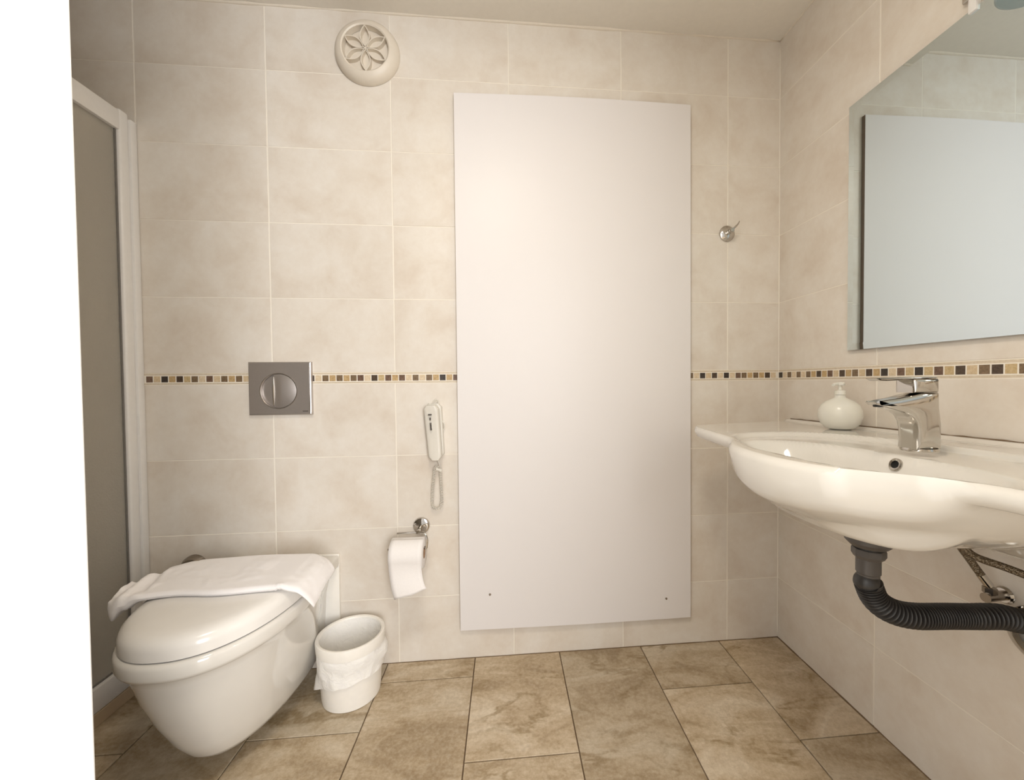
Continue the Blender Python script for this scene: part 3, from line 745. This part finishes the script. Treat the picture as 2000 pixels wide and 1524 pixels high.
for i in range(NY+1):
    u = i/NY
    rowT, rowB = [], []
    for j in range(NX+1):
        v = j/NX
        # rows follow the oblique left end near the corner, straighten further on
        ytip = -0.168+(-1.330+0.168)*u
        ywall = -0.058+(-1.330+0.058)*u
        x_f = xfront(ytip); 
        vv = 1-(1-v)**1.0
        x = 2.2008+(x_f-2.2008)*vv
        y = ywall+(ytip-ywall)*vv
        e = min((1-v)*abs(2.2-x_f), u*1.16, (1-u)*1.16)
        rr_ = math.sqrt(max(0, 1-(1-min(1, e/0.010))**2))
        zt, zb = z_top(x, y), z_bot(x, y)
        zm = zt-0.013
        rowT.append(bm.verts.new((x, y, zm+(zt-zm)*rr_)))
        e2 = min(1, e/0.016); rb2 = math.sqrt(max(0, 1-(1-e2)**2))
        rowB.append(bm.verts.new((x, y, zm+(zb-zm)*rb2)))
    T.append(rowT); Bv.append(rowB)
for i in range(NY):
    for j in range(NX):
        bm.faces.new((T[i][j], T[i+1][j], T[i+1][j+1], T[i][j+1])); bm.faces.new((Bv[i][j+1], Bv[i+1][j+1], Bv[i+1][j], Bv[i][j]))
    bm.faces.new((T[i][0], Bv[i][0], Bv[i+1][0], T[i+1][0])); 
bmesh.ops.remove_doubles(bm, verts=bm.verts, dist=0.00005)
s = thing('washbasin', 'white ceramic washbasin with wide shelf ends on the right wall', 'washbasin', (2.0, YB, 0.69))
part('basin', bm, CERAM, s, deg=60)
ov = Vector((1.9085, YB, 0.8165))
def add_overflow():
    bm = lathe([(0.0065, -0.006), (0.0075, 0.0012), (0.0100, 0.0020), (0.0125, 0.0008), (0.0128, -0.006)], (0, 0, 0), 'Z', 32, cap=False)
    bm2 = lathe([(0.0, -0.001), (0.0072, -0.001)], (0, 0, 0), 'Z', 24)
    # surface normal at that point of the basin wall
    h = 0.004; gx = (z_top(ov.x+h, ov.y)-z_top(ov.x-h, ov.y))/(2*h)
    n_ = Vector((-gx, 0, 1)).normalized(); q = n_.to_track_quat('Z', 'Y').to_matrix().to_4x4()
    c = Vector((ov.x, ov.y, z_top(ov.x, ov.y)))+n_*0.0015
    for b in (bm, bm2): bmesh.ops.transform(b, matrix=Matrix.Translation(c) @ q, verts=b.verts)
    a = part('overflow_ring', bm, CHROME, s); part('overflow_hole', bm2, BLACK, a)
add_overflow()
part('drain_strainer', lathe([(0.0, 0.004), (0.018, 0.004), (0.030, 0.002), (0.032, -0.004)], (1.79, YB, z_top(1.79, YB)+0.0005), 'Z', 32), CHROME, s)
part('wall_sealant', add_tube(bmesh.new(), [(2.198, -0.07-k*0.025, ztop0(-0.07-k*0.025)+0.0065+0.0015*noise.noise(Vector((0, k*0.7, 0)))) for k in range(50)], [0.0016*(1+0.9*noise.noise(Vector((3, k*0.6, 0)))) for k in range(50)], 6), MOLD, s, label='brown stained sealant line')

# ------------------------------------------------------------------ faucet
FX, FY, FZ = 1.956, YB, ztop0(YB)-0.0005
s = thing('basin_faucet', 'chrome single-lever faucet on the washbasin', 'faucet', (FX, FY, FZ))
part('base_flange', lathe([(0.0, 0.0), (0.0275, 0.0), (0.0285, 0.003), (0.0265, 0.0065), (0.0, 0.0068)], (FX, FY, FZ-0.001), 'Z', 40), CHROME, s)
def prof_body():
    """rings stacked from base to head, then the spout: loft with stations along a bent spine"""
    bm = bmesh.new(); rings = []
    st = [  # centre x, z, half length along tangent-normal, half width in y, tilt of the section (rad, 0 = horizontal section)
        (1.9565, FZ+0.005, 0.0250, 0.0235, 0.0), (1.9560, FZ+0.020, 0.0236, 0.0225, 0.0), (1.9565, FZ+0.040, 0.0222, 0.0215, 0.0), (1.957, FZ+0.055, 0.0222, 0.0215, -0.05),
        (1.9550, FZ+0.066, 0.0250, 0.0215, -0.18), (1.9500, FZ+0.074, 0.0290, 0.0215, -0.40), (1.944, FZ+0.083, 0.0330, 0.0215, -0.62)]
    for cx_, cz_, hl, hw_, tl in st:
        ring = []
        for k in range(28):
            a = 2*PI*k/28; c = math.copysign(abs(math.cos(a))**0.62, math.cos(a)); sn = math.copysign(abs(math.sin(a))**0.62, math.sin(a))
            ring.append(Vector((cx_+hl*c*math.cos(tl), FY+hw_*sn, cz_-hl*c*math.sin(tl)*-1*-1)))
        rings.append(ring)
    add_loops(bm, rings); return bm
# body as a side profile extruded with rounded flanks
side = [(1.9805, 0.004), (1.9805, 0.050), (1.9760, 0.080), (1.9745, 0.1090), (1.9400, 0.1085), (1.9000, 0.1000), (1.8620, 0.0945), (1.8535, 0.0925), (1.8560, 0.0895), (1.8700, 0.0850), (1.8900, 0.0790), (1.9080, 0.0735), (1.9200, 0.0655), (1.9270, 0.0540), (1.9300, 0.0400), (1.9305, 0.0200), (1.9300, 0.004)]
def extr(profile, hw, rnd, hwf=None):
    bm = bmesh.new(); cxm = sum(p[0] for p in profile)/len(profile); czm = sum(p[1] for p in profile)/len(profile); rings = []
    n = len(profile)
    def inset(d):
        out = []
        for i in range(n):
            p0, p1, p2 = Vector((*profile[i-1], 0)), Vector((*profile[i], 0)), Vector((*profile[(i+1) % n], 0))
            a, b = (p1-p0).normalized(), (p2-p1).normalized(); nn = Vector((-(a.y+b.y), a.x+b.x, 0)).normalized()
            out.append((p1.x+nn.x*d, p1.y+nn.y*d))
        return out
    for k in range(-6, 7):
        t_ = k/6; yy = hw*math.copysign(1-(1-abs(t_))**1.0, t_)
        dist_edge = hw-abs(yy); d = rnd-math.sqrt(max(0, rnd*rnd-max(0, rnd-dist_edge)**2)) if dist_edge < rnd else 0
        rings.append([Vector((x, FY+yy*(hwf(x) if hwf else 1), FZ+z)) for x, z in inset(d)])
    add_loops(bm, rings); return bm
part('body', extr(side, 0.0215, 0.0075, lambda x: 0.62+0.38*sst(1.853, 1.925, x)), CHROME, s, deg=50)
head = [(1.9740, 0.1095), (1.9745, 0.1330), (1.9725, 0.1352), (1.9280, 0.1352), (1.9245, 0.1320), (1.9250, 0.1095)]
part('cartridge_housing', extr(head, 0.0205, 0.005), CHROME, s, deg=50)
lever = [(1.9720, 0.1358), (1.9720, 0.1388), (1.9300, 0.1386), (1.8700, 0.1376), (1.8570, 0.1370), (1.8560, 0.1358), (1.8640, 0.1325), (1.8760, 0.1318), (1.9260, 0.1342)]
part('lever', extr(lever, 0.0185, 0.002, lambda x: 0.7+0.3*sst(1.855, 1.93, x)), CHROME, s, deg=50)
part('aerator', lathe([(0.0, -0.0010), (0.0075, -0.0010), (0.0085, 0.0), (0.0085, 0.004)], (1.8715, FY, FZ+0.0842), 'Z', 24), BLACK, s, label='dark aerator mouth')

# ------------------------------------------------------------------ soap dispenser
SX, SY = 2.118, -0.375; SZ = max(z_top(SX+0.03*math.cos(a), SY+0.03*math.sin(a)) for a in [k*0.3 for k in range(21)])+0.0006
s = thing('soap_dispenser', 'round milky soap dispenser on the washbasin shelf', 'soap dispenser', (SX, SY, SZ))
part('bottle', lathe([(0.0, 0.0), (0.026, 0.0), (0.036, 0.004), (0.0465, 0.016), (0.0525, 0.034), (0.0520, 0.052), (0.045, 0.068), (0.033, 0.079), (0.019, 0.0855), (0.0135, 0.089), (0.0125, 0.096), (0.0, 0.0965)], (SX, SY, SZ), 'Z', 48), SOAP, s)
part('pump_collar', lathe([(0.0, 0.0967), (0.0135, 0.0967), (0.0135, 0.107), (0.008, 0.110), (0.0, 0.1102)], (SX, SY, SZ), 'Z', 32), SOAP, s)
bm = lathe([(0.0, 0.1104), (0.0045, 0.1104), (0.0045, 0.123), (0.011, 0.1235), (0.0115, 0.129), (0.009, 0.1315), (0.0, 0.132)], (SX, SY, SZ), 'Z', 24)
add_tube(bm, [(SX, SY, SZ+0.127), (SX-0.018, SY-0.004, SZ+0.1268), (SX-0.027, SY-0.006, SZ+0.1235)], 0.0038, 10)
part('pump_head', bm, SOAP, s)

# ------------------------------------------------------------------ drain hose
DXc = 1.8555
s = thing('drain_hose', 'corrugated dark grey drain hose under the washbasin', 'drain pipe', (DXc, YB, 0.55))
zt_ = min(z_bot(DXc+0.039*math.cos(a), YB+0.039*math.sin(a)) for a in [k*0.2 for k in range(32)])-0.0068
part('drain_flange', lathe([(0.0, 0.006), (0.039, 0.006), (0.0385, -0.006), (0.030, -0.015), (0.0, -0.0155)], (DXc, YB, zt_), 'Z', 40), GREYP2, s)
bm = lathe([(0.0, 0.0), (0.0255, 0.0), (0.0268, -0.003), (0.0268, -0.012), (0.0235, -0.018), (0.0, -0.0182)], (DXc-0.001, YB, zt_-0.020), 'Z', 8)
part('union_nut', bm, GREYP2, s, deg=25)
part('o_ring', lathe([(0.0, 0.0), (0.0235, 0.0), (0.0235, -0.0045), (0.0, -0.005)], (DXc, YB, zt_-0.0157), 'Z', 32), BLACK, s)
part('tail_pipe', lathe([(0.0, 0.0), (0.0195, 0.0), (0.0195, -0.027), (0.0178, -0.029), (0.0178, -0.048), (0.0, -0.049)], (DXc-0.0015, YB, zt_-0.0385), 'Z', 32), GREYP2, s)
path = spline([(DXc-0.002, YB, zt_-0.085), (DXc-0.001, YB, 0.594), (1.8660, YB, 0.5680), (1.8860, YB, 0.5490), (1.9150, YB, 0.5350), (1.955, YB, 0.5265), (2.02, YB, 0.5225), (2.075, YB, 0.5185), (2.13, YB, 0.5150), (2.165, YB, 0.5065), (2.185, YB, 0.5015), (2.2008, YB, 0.4995)], 1700)
acc = 0; pts = []; rad = []; last = path[0]
for i, p in enumerate(path):
    acc += (p-last).length; last = p
    loosen = 0.0052+0.0022*(0.5+0.5*noise.noise(Vector((acc*22, 0, 1.0))))
    if 'ph' not in globals() or i == 0: ph = 0.0
    pts.append(p)
ph = 0.0; last = path[0]; acc = 0
L_ = sum((b-a).length for a, b in zip(path, path[1:]))
for i, p in enumerate(path):
    dl = (p-last).length; acc += dl; last = p
    per = lerp_tab([(0, 0.0050), (0.03, 0.0050), (0.05, 0.0095), (0.12, 0.0095), (0.15, 0.0056), (0.23, 0.0056), (0.26, 0.0095), (0.33, 0.0100), (0.36, 0.007)], acc)
    ph += dl/per
    sh = (0.5+0.5*math.cos(2*PI*ph))**1.3
    amp = lerp_tab([(0, 0.0032), (0.03, 0.0032), (0.06, 0.0068), (0.13, 0.0068), (0.16, 0.0044), (0.24, 0.0044), (0.28, 0.0070), (0.34, 0.006), (0.38, 0.0015), (0.4, 0.0)], acc)
    rad.append(0.0225-amp+amp*sh*1.15)
part('corrugated_hose', tube(pts, rad, 28), GREYP, s, deg=80)
part('wall_rosette', lathe([(0.026, -0.014), (0.034, -0.017), (0.046, -0.012), (0.0535, -0.005), (0.055, -0.0005)], (XR, YB-0.016, 0.479), 'X', 56, cap=False), CHROME, s, label='chrome wall rosette')

# ------------------------------------------------------------------ braided hoses and angle valve
s = thing('angle_valve', 'dark chrome angle valve on the wall behind the drain hose', 'valve', (2.19, -0.698, 0.530))
part('rosette', lathe([(0.0, -0.006), (0.014, -0.006), (0.0175, -0.0012)], (XR, -0.698, 0.531), 'X', 32), CHROME, s)
bm = tube([(2.196, -0.698, 0.531), (2.150, -0.703, 0.531)], 0.0095, 16); add_tube(bm, [(2.166, -0.7015, 0.5275), (2.163, -0.7005, 0.5485)], 0.0080, 14)
part('valve_body', bm, DCHROME, s)
part('compression_nut', lathe([(0.0, 0.0), (0.0115, 0.0), (0.0115, 0.012), (0.0, 0.0125)], (2.163, -0.7005, 0.5385), 'Z', 6), DCHROME, s, deg=20)
def hose(label, pts, name='braided_hose'):
    s = thing(name, label, 'hose', pts[0])
    sp = spline(pts, 40)
    part('braid', tube(sp, 0.0072, 14), BRAID, s)
    d0 = (sp[0]-sp[2]).normalized()
    part('ferrule', tube([sp[0]-d0*0.001, sp[0]-d0*0.026], 0.0078, 14), CHROME, s)
zu = min(z_bot(2.10+a*0.012, -0.655+b*0.014) for a in (-1, 0, 1) for b in (-1, 0, 1))-0.004; zu2 = min(z_bot(2.107+a*0.012, -0.700+b*0.02) for a in (-1, 0, 1) for b in (-1, 0, 1))+0.004
hose('braided steel hose running straight down to the angle valve', [(2.1625, -0.7005, 0.5520), (2.150, -0.692, 0.577), (2.124, -0.672, 0.632), (2.106, -0.659, zu-0.012), (2.10, -0.655, zu)])
hose('braided steel hose curving off to the right under the washbasin', [(2.180, -0.95, 0.583), (2.174, -0.90, 0.590), (2.158, -0.82, 0.602), (2.135, -0.755, 0.614), (2.116, -0.712, zu2-0.026), (2.107, -0.695, zu2-0.011)])

# ------------------------------------------------------------------ mirror
MY0, MY1, MZ0, MZ1 = -0.3165, -1.165, 1.0655, 1.777
s = thing('wall_mirror', 'large rectangular wall mirror with pale slanted edges above the washbasin', 'mirror', (XR-0.005, (MY0+MY1)/2, MZ0))
bm = bmesh.new(); bw = 0.019; xf, xe = XR-0.0115, XR-0.0105
def rect(x, i): return [Vector((x, MY0-i, MZ0+i)), Vector((x, MY1+i, MZ0+i)), Vector((x, MY1+i, MZ1-i)), Vector((x, MY0-i, MZ1-i))]
add_loops(bm, [rect(xe, 0), rect(xf, bw)], False, True)
part('bevelled_glass', bm, MIRROR, s, smooth=False)
bm = bmesh.new(); add_loops(bm, [rect(xe+0.0001, 0), rect(XR-0.006, 0)], False, True)
part('glass_edge', bm, soft_mat('green_glass_edge', (0.16, 0.17, 0.14), 0.2, 60, 0.01), s, smooth=False)
part('backing_board', box(XR-0.0058, XR-0.0005, MY1+0.03, MY0-0.03, MZ0+0.03, MZ1-0.03), BLACK, s)

# ------------------------------------------------------------------ mirror lamp (its lower tip reaches into the top right corner)
s = thing('mirror_lamp', 'frosted blue-grey glass lamp clipped to the top of the mirror', 'lamp', (2.18, -0.645, 1.78))
part('clip', box(XR-0.016, XR-0.002, -0.642, -0.626, 1.768, 1.800, bev=0.002), ALU, s)
LX, LY, LZ = 2.118, -0.800, 1.672
bm = bmesh.new(); add_box(bm, XR-0.012, XR-0.002, -0.660, -0.610, 1.802, 1.88, bev=0.004); add_tube(bm, spline([(XR-0.010, -0.64, 1.85), (XR-0.05, -0.68, 1.87), (LX, LY, 1.85), (LX, LY, LZ+0.10)], 24), 0.006, 12)
part('bracket', bm, CHROME, s)
bm = lathe([(0.012, 0.105), (0.024, 0.098), (0.036, 0.07), (0.048, 0.03), (0.060, 0.0)], (LX, LY, LZ), 'Z', 40, cap=False)
o = part('glass_shade', bm, FROST, s); md = o.modifiers.new('thick', 'SOLIDIFY'); md.thickness = 0.004
